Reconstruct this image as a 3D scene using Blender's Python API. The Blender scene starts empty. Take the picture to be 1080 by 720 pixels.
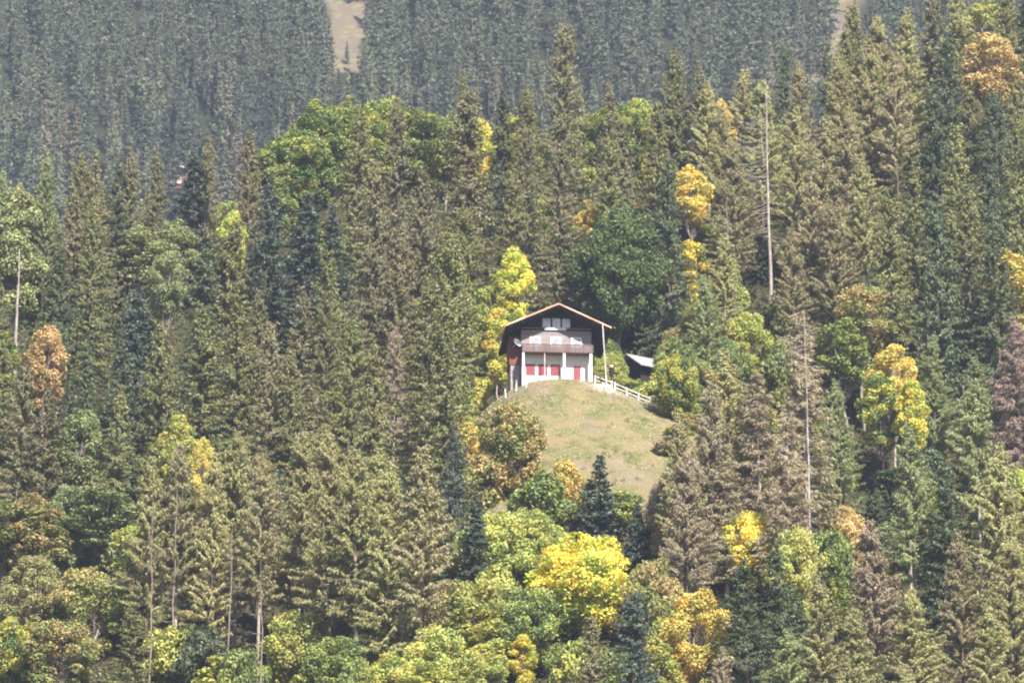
import bpy, bmesh, math, random
import numpy as np
from mathutils import Vector, Matrix

R = math.radians
C = bpy.context.scene.collection
sc = bpy.context.scene

# ------------------------------------------------------------------ camera, sky, sun, exposure
PITCH = R(17.0); FPX = 4300.0            # focal length in pixels of a 1080 wide frame
cam_d = bpy.data.cameras.new('camera'); cam = bpy.data.objects.new('camera', cam_d); C.objects.link(cam)
cam_d.sensor_width = 36; cam_d.lens = 36*FPX/1080
cam_d.clip_start = 1; cam_d.clip_end = 8000
cam.location = (0, 0, 0); cam.rotation_euler = (R(90)+PITCH, 0, 0)
cam_d.dof.use_dof = True; cam_d.dof.focus_distance = 130; cam_d.dof.aperture_fstop = 2.1   # the photo is a touch soft
sc.camera = cam
SUN_EL, SUN_AZ = R(45), R(25)            # azimuth: to the right of the direction behind the camera
w = bpy.data.worlds.new('World'); sc.world = w; w.use_nodes = True
nt = w.node_tree; nt.nodes.clear()
sky = nt.nodes.new('ShaderNodeTexSky'); sky.sky_type = 'NISHITA'; sky.sun_disc = False
sky.sun_elevation = SUN_EL
sky.sun_rotation = R(180) - SUN_AZ
bg = nt.nodes.new('ShaderNodeBackground'); bg.inputs[1].default_value = 0.062
wo = nt.nodes.new('ShaderNodeOutputWorld')
nt.links.new(sky.outputs[0], bg.inputs[0]); nt.links.new(bg.outputs[0], wo.inputs[0])
sd = bpy.data.lights.new('sun', 'SUN'); sd.energy = 5.0; sd.angle = R(0.5); sd.color = (1, .93, .82)
sun = bpy.data.objects.new('sun', sd); C.objects.link(sun)
to_sun = Vector((math.sin(SUN_AZ)*math.cos(SUN_EL), -math.cos(SUN_AZ)*math.cos(SUN_EL), math.sin(SUN_EL)))
sun.rotation_euler = to_sun.to_track_quat('Z', 'Y').to_euler()
sun.location = (0, -100, 400)
vs = sc.view_settings
vs.view_transform = 'Standard'; vs.look = 'None'; vs.gamma = 1; vs.use_curve_mapping = False
vs.exposure = 1.38
cy = sc.cycles
cy.use_denoising = True
cy.max_bounces = 6; cy.diffuse_bounces = 3; cy.transmission_bounces = 3; cy.volume_bounces = 1; cy.transparent_max_bounces = 6
cy.sample_clamp_indirect = 4
HAZE = 0.000105

# ------------------------------------------------------------------ terrain
def sstep(a, b, x): t = np.clip((x-a)/(b-a), 0, 1); return t*t*(3-2*t)
def smax(a, b, k): h = np.clip(.5+.5*(a-b)/k, 0, 1); return b*(1-h)+a*h+k*h*(1-h)
def smin(a, b, k): return -smax(-a, -b, k)
KX, KY, KZ = 5.8, 505.0, 147.3
def terrain(x, y):
    x = np.asarray(x, float); y = np.asarray(y, float)
    bump = 1.3*np.sin(x*.09+y*.05)+.9*np.sin(x*.21-y*.13+2)+.5*np.sin(x*.37+y*.31)
    near = 133.7+.75*(y-500) + bump*sstep(300, 380, y)
    near = smax(near, -1.8+0*y, 20)                               # valley meadow towards the camera
    yr = np.interp(x, [-400, -90, -50, -27, 0, 30, 65, 100, 400], [520, 548, 556, 596, 598, 602, 655, 670, 700])    # where the wooded ridge turns over
    zr = 133.7+.75*(yr-500)
    back = zr + 2 - .42*(y-yr)
    near = smin(near, back, 14)
    near = smax(near, 120+0*y, 30) if False else near
    far = 400+.85*(y-1150) + 6*np.sin(x*.02+1)+4*np.sin(x*.051+y*.02)+ .10*x
    far = smin(far, 640-.35*(y-1450), 60)
    floor_ = 118+0*y
    z = np.where(y > 540, smax(smax(near, floor_, 20), far, 25), near)
    # the grassy knoll
    dx = (x-KX); dy = (y-KY)
    ax = np.where(dx > 0, 7.5, 6.2); sx = np.where(dx > 0, .50, .95)
    r = np.sqrt((dx/ax)**2+(dy/8.0)**2)+1e-9
    ang = np.abs(dy/8.0)/r
    slope = np.where(dy < 0, sx*ax*(1-ang**2)+.80*8*ang**2, sx*ax*(1-ang**2)+.3*8*ang**2)
    kn = KZ - .05 - np.maximum(0, r-1)*slope - .25*np.exp(-((r-1)/.25)**2)
    kn = kn + .12*np.sin(x*.9)*np.sin(y*.8+1)*sstep(1.0, 1.6, r)
    m = sstep(40, 25, np.abs(dx))
    return np.where(m > 0, smax(z, kn*m+z*(1-m)-8*(1-m), .8), z)
def tz(x, y): return float(terrain(x, y))
CP, SP = math.cos(PITCH), math.sin(PITCH)
def proj(x, y, z):
    d = y*CP+z*SP
    return 540+FPX*x/d, 360-FPX*(-y*SP+z*CP)/d, d

# ------------------------------------------------------------------ materials
def mat(name): m = bpy.data.materials.new(name); m.use_nodes = True; m.node_tree.nodes.clear(); return m, m.node_tree
def N(t, k, **kw):
    n = t.nodes.new(k)
    for a, b in kw.items():
        if a.startswith('i_'): n.inputs[a[2:].replace('_', ' ')].default_value = b
        else: setattr(n, a, b)
    return n
def foliage_material(name, trans, spread=.34, hue=.022, patch=.12):
    m, t = mat(name); L = t.links.new
    oi = N(t, 'ShaderNodeObjectInfo')
    at2 = N(t, 'ShaderNodeAttribute', attribute_type='OBJECT', attribute_name='tint')
    var = N(t, 'ShaderNodeAttribute', attribute_name='var')
    tc = N(t, 'ShaderNodeTexCoord')
    add = N(t, 'ShaderNodeVectorMath', operation='ADD'); L(tc.outputs['Object'], add.inputs[0])
    rv = N(t, 'ShaderNodeMath', operation='MULTIPLY'); rv.inputs[1].default_value = 90; L(oi.outputs['Random'], rv.inputs[0]); L(rv.outputs[0], add.inputs[1])
    no = N(t, 'ShaderNodeTexNoise'); no.inputs['Scale'].default_value = .42; no.inputs['Detail'].default_value = 3; L(add.outputs[0], no.inputs['Vector'])
    rm = N(t, 'ShaderNodeMapRange'); rm.inputs[1].default_value = .5-patch; rm.inputs[2].default_value = .5+patch; L(no.outputs[0], rm.inputs[0])
    mx = N(t, 'ShaderNodeMix', data_type='RGBA'); L(rm.outputs[0], mx.inputs[0]); L(oi.outputs['Color'], mx.inputs[6]); L(at2.outputs['Color'], mx.inputs[7])
    hs = N(t, 'ShaderNodeHueSaturation'); L(mx.outputs[2], hs.inputs['Color'])
    v1 = N(t, 'ShaderNodeMapRange'); v1.inputs[3].default_value = 1-spread; v1.inputs[4].default_value = 1+spread; L(var.outputs['Fac'], v1.inputs[0]); L(v1.outputs[0], hs.inputs['Value'])
    v2 = N(t, 'ShaderNodeMapRange'); v2.inputs[3].default_value = .5-hue/2; v2.inputs[4].default_value = .5+hue/2; L(oi.outputs['Random'], v2.inputs[0]); L(v2.outputs[0], hs.inputs['Hue'])
    d = N(t, 'ShaderNodeBsdfDiffuse'); tr = N(t, 'ShaderNodeBsdfTranslucent'); gl = N(t, 'ShaderNodeBsdfGlossy'); gl.inputs['Roughness'].default_value = .55
    L(hs.outputs[0], d.inputs[0]); L(hs.outputs[0], tr.inputs[0]); gl.inputs[0].default_value = (.8, .85, .9, 1)
    a = N(t, 'ShaderNodeMixShader'); a.inputs[0].default_value = trans; L(d.outputs[0], a.inputs[1]); L(tr.outputs[0], a.inputs[2])
    b = N(t, 'ShaderNodeMixShader'); b.inputs[0].default_value = .035; L(a.outputs[0], b.inputs[1]); L(gl.outputs[0], b.inputs[2])
    o = N(t, 'ShaderNodeOutputMaterial'); L(b.outputs[0], o.inputs[0])
    return m
def solid(name, col, rough=.8, noise=0, scale=3, col2=None, stretch=(1, 1, 1), metal=0, bump=0, detail=4, lo=.4, hi=.6, spec=.3):
    m, t = mat(name); L = t.links.new
    p = N(t, 'ShaderNodeBsdfPrincipled'); p.inputs['Roughness'].default_value = rough; p.inputs['Metallic'].default_value = metal
    p.inputs['Specular IOR Level'].default_value = spec
    o = N(t, 'ShaderNodeOutputMaterial'); L(p.outputs[0], o.inputs[0])
    if col2 is None and noise: col2 = tuple(c*(1-noise) for c in col)
    if col2 is None: p.inputs['Base Color'].default_value = (*col, 1); return m
    tc = N(t, 'ShaderNodeTexCoord'); mp = N(t, 'ShaderNodeMapping'); mp.inputs['Scale'].default_value = stretch; L(tc.outputs['Object'], mp.inputs[0])
    no = N(t, 'ShaderNodeTexNoise'); no.inputs['Scale'].default_value = scale; no.inputs['Detail'].default_value = detail; L(mp.outputs[0], no.inputs['Vector'])
    r = N(t, 'ShaderNodeMapRange'); r.inputs[1].default_value = lo; r.inputs[2].default_value = hi; L(no.outputs[0], r.inputs[0])
    mx = N(t, 'ShaderNodeMix', data_type='RGBA'); mx.inputs[6].default_value = (*col, 1); mx.inputs[7].default_value = (*col2, 1)
    L(r.outputs[0], mx.inputs[0]); L(mx.outputs[2], p.inputs['Base Color'])
    if bump:
        bm_ = N(t, 'ShaderNodeBump'); bm_.inputs['Strength'].default_value = bump; bm_.inputs['Distance'].default_value = .05; L(no.outputs[0], bm_.inputs['Height']); L(bm_.outputs[0], p.inputs['Normal'])
    return m
M = {}
M['needle'] = foliage_material('conifer_needles', .14)
M['larch'] = foliage_material('larch_needles', .22, spread=.3)
M['leaf'] = foliage_material('broad_leaves', .2, spread=.38, patch=.05)
M['bark'] = solid('spruce_bark', (.17, .125, .10), .9, col2=(.09, .07, .06), scale=4, stretch=(3, 3, .6))
M['palebark'] = solid('pale_bark', (.42, .36, .31), .9, col2=(.20, .16, .14), scale=3, stretch=(2, 2, .5))
M['deadwood'] = solid('bleached_deadwood', (.40, .36, .33), .9, col2=(.22, .18, .165), scale=2, stretch=(2, 2, .4))
M['twig'] = solid('dry_twigs', (.27, .215, .18), .9, col2=(.17, .13, .11), scale=2)

# ------------------------------------------------------------------ mesh helpers
class MB:
    """collects vertices, faces and a per-face variation value"""
    def __init__(s): s.v = []; s.f4 = []; s.f3 = []; s.n = 0; s.var4 = []
    def quads(s, V, var=None):                       # V (n,4,3)
        n = len(V)
        if n == 0: return
        s.v.append(V.reshape(-1, 3)); s.f4.append(np.arange(n*4).reshape(n, 4)+s.n); s.n += n*4
        s.var4.append(np.full(n, .5) if var is None else var)
    def tube(s, pts, rad, k=5):
        pts = np.asarray(pts, float); rad = np.asarray(rad, float); m = len(pts)
        T = np.gradient(pts, axis=0); T /= np.linalg.norm(T, axis=1)[:, None]+1e-9
        ref = np.where(np.abs(T[:, 2:3]) > .9, np.array([[1., 0, 0]]), np.array([[0, 0, 1.]]))
        A = np.cross(T, ref); A /= np.linalg.norm(A, axis=1)[:, None]+1e-9; B = np.cross(T, A)
        th = np.arange(k)*2*math.pi/k
        ring = pts[:, None]+rad[:, None, None]*(np.cos(th)[None, :, None]*A[:, None]+np.sin(th)[None, :, None]*B[:, None])
        s.v.append(ring.reshape(-1, 3))
        i = np.arange(m-1)[:, None]*k+np.arange(k)[None]; j = np.arange(m-1)[:, None]*k+(np.arange(k)[None]+1) % k
        s.f4.append(np.stack([i, j, j+k, i+k], -1).reshape(-1, 4)+s.n); s.n += m*k; s.var4.append(np.full((m-1)*k, .5))
    def mesh(s, name, m, smooth=False):
        V = np.concatenate(s.v); F = np.concatenate(s.f4); var = np.concatenate(s.var4)
        me = bpy.data.meshes.new(name); me.vertices.add(len(V)); me.vertices.foreach_set('co', V.astype(np.float32).ravel())
        me.loops.add(F.size); me.loops.foreach_set('vertex_index', F.astype(np.int32).ravel())
        me.polygons.add(len(F)); me.polygons.foreach_set('loop_start', np.arange(0, F.size, 4, dtype=np.int32))
        a = me.attributes.new('var', 'FLOAT', 'FACE'); a.data.foreach_set('value', var.astype(np.float32))
        me.update(calc_edges=True); me.materials.append(m)
        if smooth: me.polygons.foreach_set('use_smooth', np.ones(len(F), bool))
        return me
def unit(v): return v/(np.linalg.norm(v, axis=-1, keepdims=True)+1e-9)
def kites(mb, P, D, W, rng, lo=0., hi=1.):
    n = len(P)
    V = np.stack([P, P+.4*D+W, P+D, P+.4*D-W], 1)
    mb.quads(V, rng.uniform(lo, hi, n))
def leaves(mb, P, size, rng, up=.5, lo=0., hi=1., out=None):
    n = len(P)
    nrm = rng.normal(size=(n, 3))*.8; nrm[:, 2] += up*.5
    if out is not None: nrm = nrm+out*1.1
    nrm = unit(nrm)
    a = unit(np.cross(nrm, rng.normal(size=(n, 3)))); b = np.cross(nrm, a)
    s = (size*rng.uniform(.6, 1.4, n))[:, None]
    V = np.stack([P-a*s, P-b*s*.6, P+a*s, P+b*s*.6], 1)
    mb.quads(V, rng.uniform(lo, hi, n))

def conifer(seed, H, Rr, base=.06, step=.42, nb=6, droop=.28, up=.25, tw=.55, hang=.6, wid=.13, ds=.30, sparse=.1, power=.8, trunkr=.26, lumps=.25, bare=0., woody=.3, fullness=3, trunk_mat='bark', leaf_mat='needle', lean=0, thin=0):
    rng = np.random.default_rng(seed)
    f = MB(); t = MB()
    zz = np.linspace(0, H, 14); off = np.cumsum(rng.normal(0, .03, (14, 2)), 0)*(H/28); off[0] = 0; off[:, 0] += lean*(zz/H)**2
    def axis(z): return np.stack([np.interp(z, zz, off[:, 0]), np.interp(z, zz, off[:, 1])], -1)
    t.tube(np.column_stack([off, zz]), trunkr*(1-zz/H)**.8+.02, 7)
    z = H*.995; ph = rng.uniform(0, 6.28, 4); lv = 0
    while z > H*base:
        tt = 1-z/H
        prof = Rr*max(.05, tt/(1-base))**power*(1-.25*sstep(.75, 1, tt/(1-base)))
        rowf = rng.uniform(.78, 1.12)
        k = nb if tt > .06 else 4
        for b in range(k):
            if rng.random() < sparse+thin*tt*tt: continue
            az = rng.uniform(0, 6.28)
            lump = 1+lumps*math.sin(2*az+ph[0]+z*.35)*math.sin(z*.8+ph[1]+az)+rng.normal(0, .1)
            Lb = max(.25, prof*rowf*lump)
            n = max(2, int(Lb/ds)); s = (np.arange(n)+rng.uniform(.3, 1, n))/n
            u_ = up*(1.6-1.9*tt)+rng.normal(0, .06); dr = droop*(0.5+tt)*Lb
            dirv = np.array([math.cos(az), math.sin(az)]); side = np.array([-dirv[1], dirv[0]])
            bx = axis(np.array([z]))[0]
            P = np.column_stack([bx+dirv*(s*Lb)[:, None], z+u_*s*Lb-dr*s**2+dr*.55*s**4+rng.normal(0, .05, n)])
            if rng.random() < woody:
                q = np.linspace(0, 1, 5)
                t.tube(np.column_stack([bx+dirv*(q*Lb*.95)[:, None], z+u_*q*Lb-dr*q**2+dr*.55*q**4]), .045*(1-q)+.012, 3)
            if tt > 1-bare: continue
            keep = s > (.12 if tt < .5 else .25)
            P = P[keep]; s2 = s[keep]; n = len(P)
            if n == 0: continue
            tl = tw*(1.15-.5*s2)*(1 if Lb > 1 else .6)
            for c in range(fullness):
                sg = [1, -1, 0, .5, -.5][c]
                D = np.column_stack([dirv*(.45+.3*rng.random(n))[:, None]+side*(sg*(.8+.3*rng.random(n)))[:, None]+rng.normal(0, .15, (n, 2)), -hang*(1.0 if sg else 1.9)*rng.uniform(.5, 1.3, n)])
                D = unit(D)*(tl*rng.uniform(.7, 1.3, n))[:, None]
                Wv = unit(np.cross(D, rng.normal(size=(n, 3))+np.array([dirv[0]*.5, dirv[1]*.5, .35])))*(wid*rng.uniform(.6, 1.4, n))[:, None]
                kites(f, P+rng.normal(0, .06, (n, 3)), D, Wv, rng)
        z -= step*rng.uniform(.7, 1.3)*(.55 if tt < .12 else 1)
    return {'trunk': t.mesh('trunk', M[trunk_mat], True), 'crown': f.mesh('crown', M[leaf_mat]) if f.v else None, 'H': H, 'R': Rr}

def broadleaf(seed, H, Rr, cb=.3, nl=46, leaf=.2, per=150, lobe=1.0, trunkr=.22, flat=1., trunk_mat='palebark', stems=1, top=.75):
    rng = np.random.default_rng(seed); f = MB(); t = MB()
    cz = H*(cb+(1-cb)*.52); hz = H*(1-cb)*.5
    d = unit(rng.normal(size=(nl, 3))); rr = rng.uniform(.35, 1, nl)**.5
    ctr = d*rr[:, None]*np.array([Rr-lobe*.5, Rr-lobe*.5, hz-lobe*.4])
    k = np.clip((ctr[:, 2]/hz), -1, 1); ctr[:, :2] *= (1-.25*np.maximum(0, k)**2*(1/top))[:, None]
    ctr[:, 2] += cz; ctr[:, :2] += rng.normal(0, Rr*.06, (nl, 2))
    tops = []
    for i in range(stems):
        b = np.array([0, 0, 0.]) if stems == 1 else np.array([*rng.normal(0, .35, 2), 0])
        e = np.array([*rng.normal(0, Rr*.12*stems, 2), H*(cb+.45*(1-cb))])
        q = np.linspace(0, 1, 7)[:, None]; P = b+(e-b)*q; P[1:-1, :2] += rng.normal(0, .12, (5, 2))
        t.tube(P, trunkr*(1-.6*q[:, 0]), 7); tops.append(P)
    for i, c in enumerate(ctr):
        P0 = tops[i % stems]; s = P0[rng.integers(3, 7)]
        if s[2] > c[2]: s = P0[3]
        mid = (s+c)/2+np.array([0, 0, -.1*np.linalg.norm(c-s)])
        t.tube(np.array([s, mid, c]), [trunkr*.32, trunkr*.2, .02], 4)
        lr = lobe*rng.uniform(.65, 1.35)
        n = int(per*lr**2/lobe**2)
        dd = rng.normal(size=(n, 3)); dd[:, 2] += .2; dd = unit(dd)
        P = c+dd*(lr*rng.uniform(.45, 1.1, n)**.6)[:, None]*np.array([1, 1, .85*flat])
        lo = rng.uniform(0, .35)
        leaves(f, P, leaf, rng, .4, lo, lo+.65, out=dd)
    return {'trunk': t.mesh('trunk', M[trunk_mat], True), 'crown': f.mesh('crown', M['leaf']), 'H': H, 'R': Rr}

PROTO = {}
PROTO['spruce'] = [conifer(10+i, 28, [5.4, 4.6, 6.2, 5.0, 4.3, 6.0, 4.9][i], sparse=[.06, .12, .05, .14, .1, .1, .12][i], hang=[.7, 1.0, .6, .9, .8, 1.1, .7][i], droop=[.25, .33, .2, .3, .28, .36, .22][i], lumps=[.3, .4, .25, .4, .35, .35, .45][i], lean=[0, .5, -.3, 0, .8, 0, -.6][i], power=[.56, .66, .5, .6, .46, .6, .72][i], tw=.54, wid=.105, ds=.21, nb=7, woody=.12) for i in range(7)]
PROTO['fir'] = [conifer(30+i, 22, [4.4, 4.0, 4.8][i], droop=.08, up=.15, hang=.2, sparse=.08, tw=.6, wid=.13, step=.42, ds=.24, nb=8, power=.65, lumps=.3, woody=.1) for i in range(3)]
PROTO['sapling'] = [conifer(40+i, 11, [3.3, 2.7][i], base=.03, step=.26, droop=.12, up=.3, hang=.3, tw=.46, wid=.13, ds=.2, nb=7, sparse=.05, power=.8, trunkr=.14, lumps=.2, woody=.05) for i in range(2)]
PROTO['larch'] = [conifer(50+i, 27, [4.5, 4.1, 4.9, 4.3, 4.7][i], base=[.2, .3, .16, .36, .26][i], step=.34, nb=7, droop=.05, up=.35, hang=1.1, tw=.58, wid=.062, ds=.16, sparse=.12, thin=.75, power=.68, lumps=.4, woody=.5, fullness=5, leaf_mat='larch', trunk_mat='palebark' if i % 2 else 'bark', trunkr=.24) for i in range(5)]
PROTO['bare'] = [conifer(60+i, 22, [3.2, 2.6, 3.6][i], base=.12, step=.36, nb=7, droop=.15, up=.15, hang=.8, tw=.6, wid=.045, ds=.2, sparse=.1, power=.5, lumps=.4, woody=.8, fullness=5, leaf_mat='larch', trunk_mat='deadwood', trunkr=.2) for i in range(3)]
PROTO['tree'] = [broadleaf(70, 16, 5.2, .05, 170, lobe=1.0, per=190, leaf=.165), broadleaf(71, 18, 3.6, .12, 120, lobe=.95, per=180, leaf=.16), broadleaf(72, 14, 4.2, .05, 120, lobe=.95, per=190, leaf=.16, stems=2), broadleaf(73, 20, 3.4, .3, 95, lobe=.9, per=180, leaf=.16)]
PROTO['round'] = [broadleaf(75, 17, 7.6, .08, 340, lobe=1.1, per=240, leaf=.17, trunkr=.35)]
PROTO['low'] = [broadleaf(93+i, 10, [4.4, 3.8, 4.8][i], .0, [130, 110, 150][i], lobe=[.95, .85, .9][i], per=190, leaf=.15, trunkr=.13, stems=[1, 3, 2][i]) for i in range(3)]
PROTO['tall'] = [broadleaf(90, 21, 3.2, .5, 75, lobe=.95, per=190, leaf=.16, trunkr=.2), broadleaf(91, 21, 3.0, .42, 80, lobe=.9, per=190, leaf=.16, trunkr=.2)]
PROTO['slim'] = [broadleaf(76, 13, 2.2, .12, 48, lobe=.9, per=230, leaf=.155, trunkr=.14), broadleaf(77, 15, 2.5, .2, 50, lobe=.9, per=230, leaf=.155, trunkr=.14)]
PROTO['bush'] = [broadleaf(80, 6, 3.4, .0, 60, lobe=.9, per=160, leaf=.18, trunkr=.09, stems=3), broadleaf(81, 7, 2.8, .0, 50, lobe=.85, per=160, leaf=.18, trunkr=.09, stems=3), broadleaf(82, 5, 2.4, .0, 40, lobe=.75, per=150, leaf=.17, trunkr=.08, stems=3)]
def far_spruce(seed, H, Rr):
    r = conifer(seed, H, Rr*1.5, base=.04, step=.66, nb=7, ds=.42, tw=.85, wid=.2, hang=.8, power=.95, sparse=.15, lumps=.35, woody=0, fullness=3, trunkr=.28)
    me = r['crown']; tr = r['trunk']
    bm = bmesh.new(); bm.from_mesh(me); n0 = len(bm.faces); bm.from_mesh(tr); bm.faces.ensure_lookup_table()
    for fc in bm.faces[n0:]: fc.material_index = 1
    out = bpy.data.meshes.new('distant_spruce'); bm.to_mesh(out); bm.free()
    out.materials.append(M['needle']); out.materials.append(M['palebark'] if seed % 3 == 0 else M['bark'])
    return {'mesh': out, 'H': H, 'R': Rr}
FAR = [far_spruce(100+i, 28, [2.5, 2.9, 2.2, 3.2, 2.6, 2.4][i]) for i in range(6)]

# ------------------------------------------------------------------ colours of foliage: (main, patches)
COL = {
 'dark green': ((.068, .092, .042), (.105, .128, .055)),
 'blue-green': ((.065, .092, .070), (.10, .13, .09)),
 'olive green': ((.150, .165, .055), (.205, .195, .070)),
 'brownish green': ((.145, .150, .062), (.195, .165, .085)),
 'pale olive': ((.34, .34, .13), (.30, .27, .115)),
 'fresh green': ((.32, .37, .10), (.42, .41, .10)),
 'tan brown': ((.30, .25, .125), (.27, .255, .115)),
 'grey brown': ((.36, .295, .20), (.29, .25, .14)),
 'pinkish grey': ((.34, .23, .19), (.26, .19, .15)),
 'bright yellow': ((.80, .64, .10), (.46, .50, .08)),
 'golden': ((.68, .48, .11), (.50, .43, .10)),
 'orange': ((.56, .39, .17), (.44, .34, .13)),
 'yellow-green': ((.44, .42, .09), (.30, .36, .08)),
 'mid green': ((.16, .21, .06), (.25, .29, .07)),
 'deep green': ((.072, .12, .030), (.12, .17, .04)),
 'green and yellow': ((.13, .20, .05), (.42, .42, .08)),
 'pale green': ((.29, .32, .13), (.23, .26, .10)),
 'russet': ((.34, .26, .10), (.22, .24, .07)),
 'sage green': ((.25, .29, .12), (.19, .22, .08)),
}
rngc = random.Random(5)
def obj(name, data, parent=None): o = bpy.data.objects.new(name, data); C.objects.link(o); o.parent = parent; return o
def tag(o, label=None, cat=None, group=None, kind=None):
    if label: o['label'] = label
    if cat: o['category'] = cat
    if group: o['group'] = group
    if kind: o['kind'] = kind
    return o
NAMES = {'spruce': ('spruce_tree', 'spruce tree'), 'fir': ('fir_tree', 'fir tree'), 'sapling': ('young_spruce', 'young spruce'), 'larch': ('larch_tree', 'larch tree'),
         'bare': ('dead_larch', 'dead larch'), 'tree': ('broadleaf_tree', 'broadleaf tree'), 'round': ('broadleaf_tree', 'broadleaf tree'), 'slim': ('broadleaf_tree', 'broadleaf tree'), 'tall': ('broadleaf_tree', 'broadleaf tree'), 'low': ('broadleaf_tree', 'broadleaf tree'), 'bush': ('bush', 'bush')}
proto_roots = {}
def prototype(kind, i):
    """the first tree of each form: an Empty with a trunk and a crown"""
    if (kind, i) in proto_roots: return None
    p = PROTO[kind][i]; root = bpy.data.objects.new(NAMES[kind][0], None); C.objects.link(root)
    obj('trunk', p['trunk'], root); obj('crown', p['crown'], root)
    proto_roots[(kind, i)] = root; return root
TREES = []
def plant(kind, x, y, H, Rr, col, src):
    if kind == 'tree' and H <= 12.5: kind = 'low'
    ps = PROTO[kind]; i = rngc.randrange(len(ps)); p = ps[i]
    root = prototype(kind, i)
    if root is None:
        src0 = proto_roots[(kind, i)]; root = src0.copy(); C.objects.link(root)
        for ch in src0.children:
            c = ch.copy(); C.objects.link(c); c.parent = root
    root.location = (x, y, tz(x, y)-.25)
    sh = Rr/p['R']; root.scale = (sh*rngc.uniform(.94, 1.06), sh, H/p['H']); root.rotation_euler = (R(rngc.uniform(-1.5, 1.5)), R(rngc.uniform(-1.5, 1.5)), rngc.uniform(0, 6.28))
    a, b = COL[col]; j = rngc.uniform(.85, 1.18)
    for ch in root.children:
        if ch.name.startswith('crown'):
            ch.color = (*[c*j for c in a], 1); ch['tint'] = [c*j for c in b]
    root['category'] = NAMES[kind][1]
    u, v, d = proj(x, y, tz(x, y)+H); ub, vb, _ = proj(x, y, tz(x, y))
    TREES.append(dict(o=root, kind=kind, col=col, x=x, y=y, H=H, R=Rr, u=u, v=v, vb=vb, src=src))
    return root
_ly = np.arange(300, 662, .75)
def locate(u, v, H, ymin=300, ymax=660):
    """walk up the slope until a tree of height H stands with its tip in line with (u, v)"""
    y = _ly[(_ly >= ymin) & (_ly <= ymax)]; z = terrain(0*y, y)+H
    for _ in range(4):
        x = (u-540)*(y*CP+z*SP)/FPX; z = terrain(x, y)+H
    vv = proj(x, y, z)[1]; k = np.nonzero(vv <= v)[0]
    if len(k) == 0: k = [int(np.argmin(vv))]
    return float(x[k[0]]), float(y[k[0]])
# ------------------------------------------------------------------ ground: one sheet from the valley to beyond the far slope
def clear_far(x, y):                                      # scree and pasture strips on the far slope
    u, v, _ = proj(x, y, terrain(x, y))
    a = sstep(32, 18, np.abs(u-(364+9*np.sin(v*.09))))*(v < 75)
    b = sstep(34, 18, np.abs(u-(876-.35*(v-20))))*(v < 90)
    return np.maximum(a, b)*(np.asarray(y) > 900)
def in_meadow(x, y):
    dx = x-KX; dy = y-KY
    n = 1.6*np.sin(x*.5+1)+1.2*np.sin(y*.45+x*.2)
    a = sstep(16.5, 14.0, np.abs(dx-2.5+n*.6+.05*(500-y)))*sstep(462, 467, y+n)*sstep(516, 512, y)
    return a
xs = np.unique(np.concatenate([np.linspace(-2600, -420, 20), np.linspace(-420, -110, 50), np.linspace(-110, -20, 50), np.arange(-20, 34, .6), np.linspace(34, 110, 45), np.linspace(110, 420, 50), np.linspace(420, 2600, 20)]))
ys = np.unique(np.concatenate([np.linspace(-150, 360, 30), np.linspace(360, 460, 50), np.arange(460, 520, .6), np.linspace(520, 660, 60), np.linspace(660, 1080, 40), np.linspace(1080, 1400, 90), np.linspace(1400, 2600, 16)]))
X, Y = np.meshgrid(xs, ys); Z = terrain(X, Y)
nx, ny = len(xs), len(ys)
me = bpy.data.meshes.new('ground')
me.vertices.add(nx*ny); me.vertices.foreach_set('co', np.stack([X, Y, Z], -1).astype(np.float32).ravel())
i = (np.arange(ny-1)[:, None]*nx+np.arange(nx-1)[None]); F = np.stack([i, i+1, i+nx+1, i+nx], -1).reshape(-1, 4)
me.loops.add(F.size); me.loops.foreach_set('vertex_index', F.astype(np.int32).ravel()); me.polygons.add(len(F)); me.polygons.foreach_set('loop_start', np.arange(0, F.size, 4, dtype=np.int32))
me.polygons.foreach_set('use_smooth', np.ones(len(F), bool))
a = me.attributes.new('grass', 'FLOAT', 'POINT'); a.data.foreach_set('value', in_meadow(X, Y).astype(np.float32).ravel())
a = me.attributes.new('scree', 'FLOAT', 'POINT'); a.data.foreach_set('value', clear_far(X, Y).astype(np.float32).ravel())
path = np.maximum(sstep(2.0, .8, np.hypot((X-12.2)*.8, (Y-497.0)))*1.0, sstep(.75, .3, np.abs(Y-(498.0-.06*(X-5)**2+.4*np.sin(X))))*sstep(2.2, 3.6, X)*sstep(13, 11, X)*.9)
a = me.attributes.new('bare', 'FLOAT', 'POINT'); a.data.foreach_set('value', path.astype(np.float32).ravel())
me.update(calc_edges=True)
m, t = mat('hillside'); L = t.links.new
geo = N(t, 'ShaderNodeNewGeometry')
def noise(scale, detail=5, vec=None, st=None):
    n = N(t, 'ShaderNodeTexNoise'); n.inputs['Scale'].default_value = scale; n.inputs['Detail'].default_value = detail
    if st:
        mp = N(t, 'ShaderNodeMapping'); mp.inputs['Scale'].default_value = st; L(geo.outputs['Position'], mp.inputs[0]); L(mp.outputs[0], n.inputs['Vector'])
    else: L(geo.outputs['Position'], n.inputs['Vector'])
    return n.outputs[0]
def rng_(o, a, b): r = N(t, 'ShaderNodeMapRange'); r.inputs[1].default_value = a; r.inputs[2].default_value = b; L(o, r.inputs[0]); return r.outputs[0]
def mix(f, c1, c2):
    x = N(t, 'ShaderNodeMix', data_type='RGBA')
    L(f, x.inputs[0])
    for k, c in ((6, c1), (7, c2)):
        if isinstance(c, tuple): x.inputs[k].default_value = (*c, 1)
        else: L(c, x.inputs[k])
    return x.outputs[2]
floor_far = (.030, .034, .020)
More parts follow.
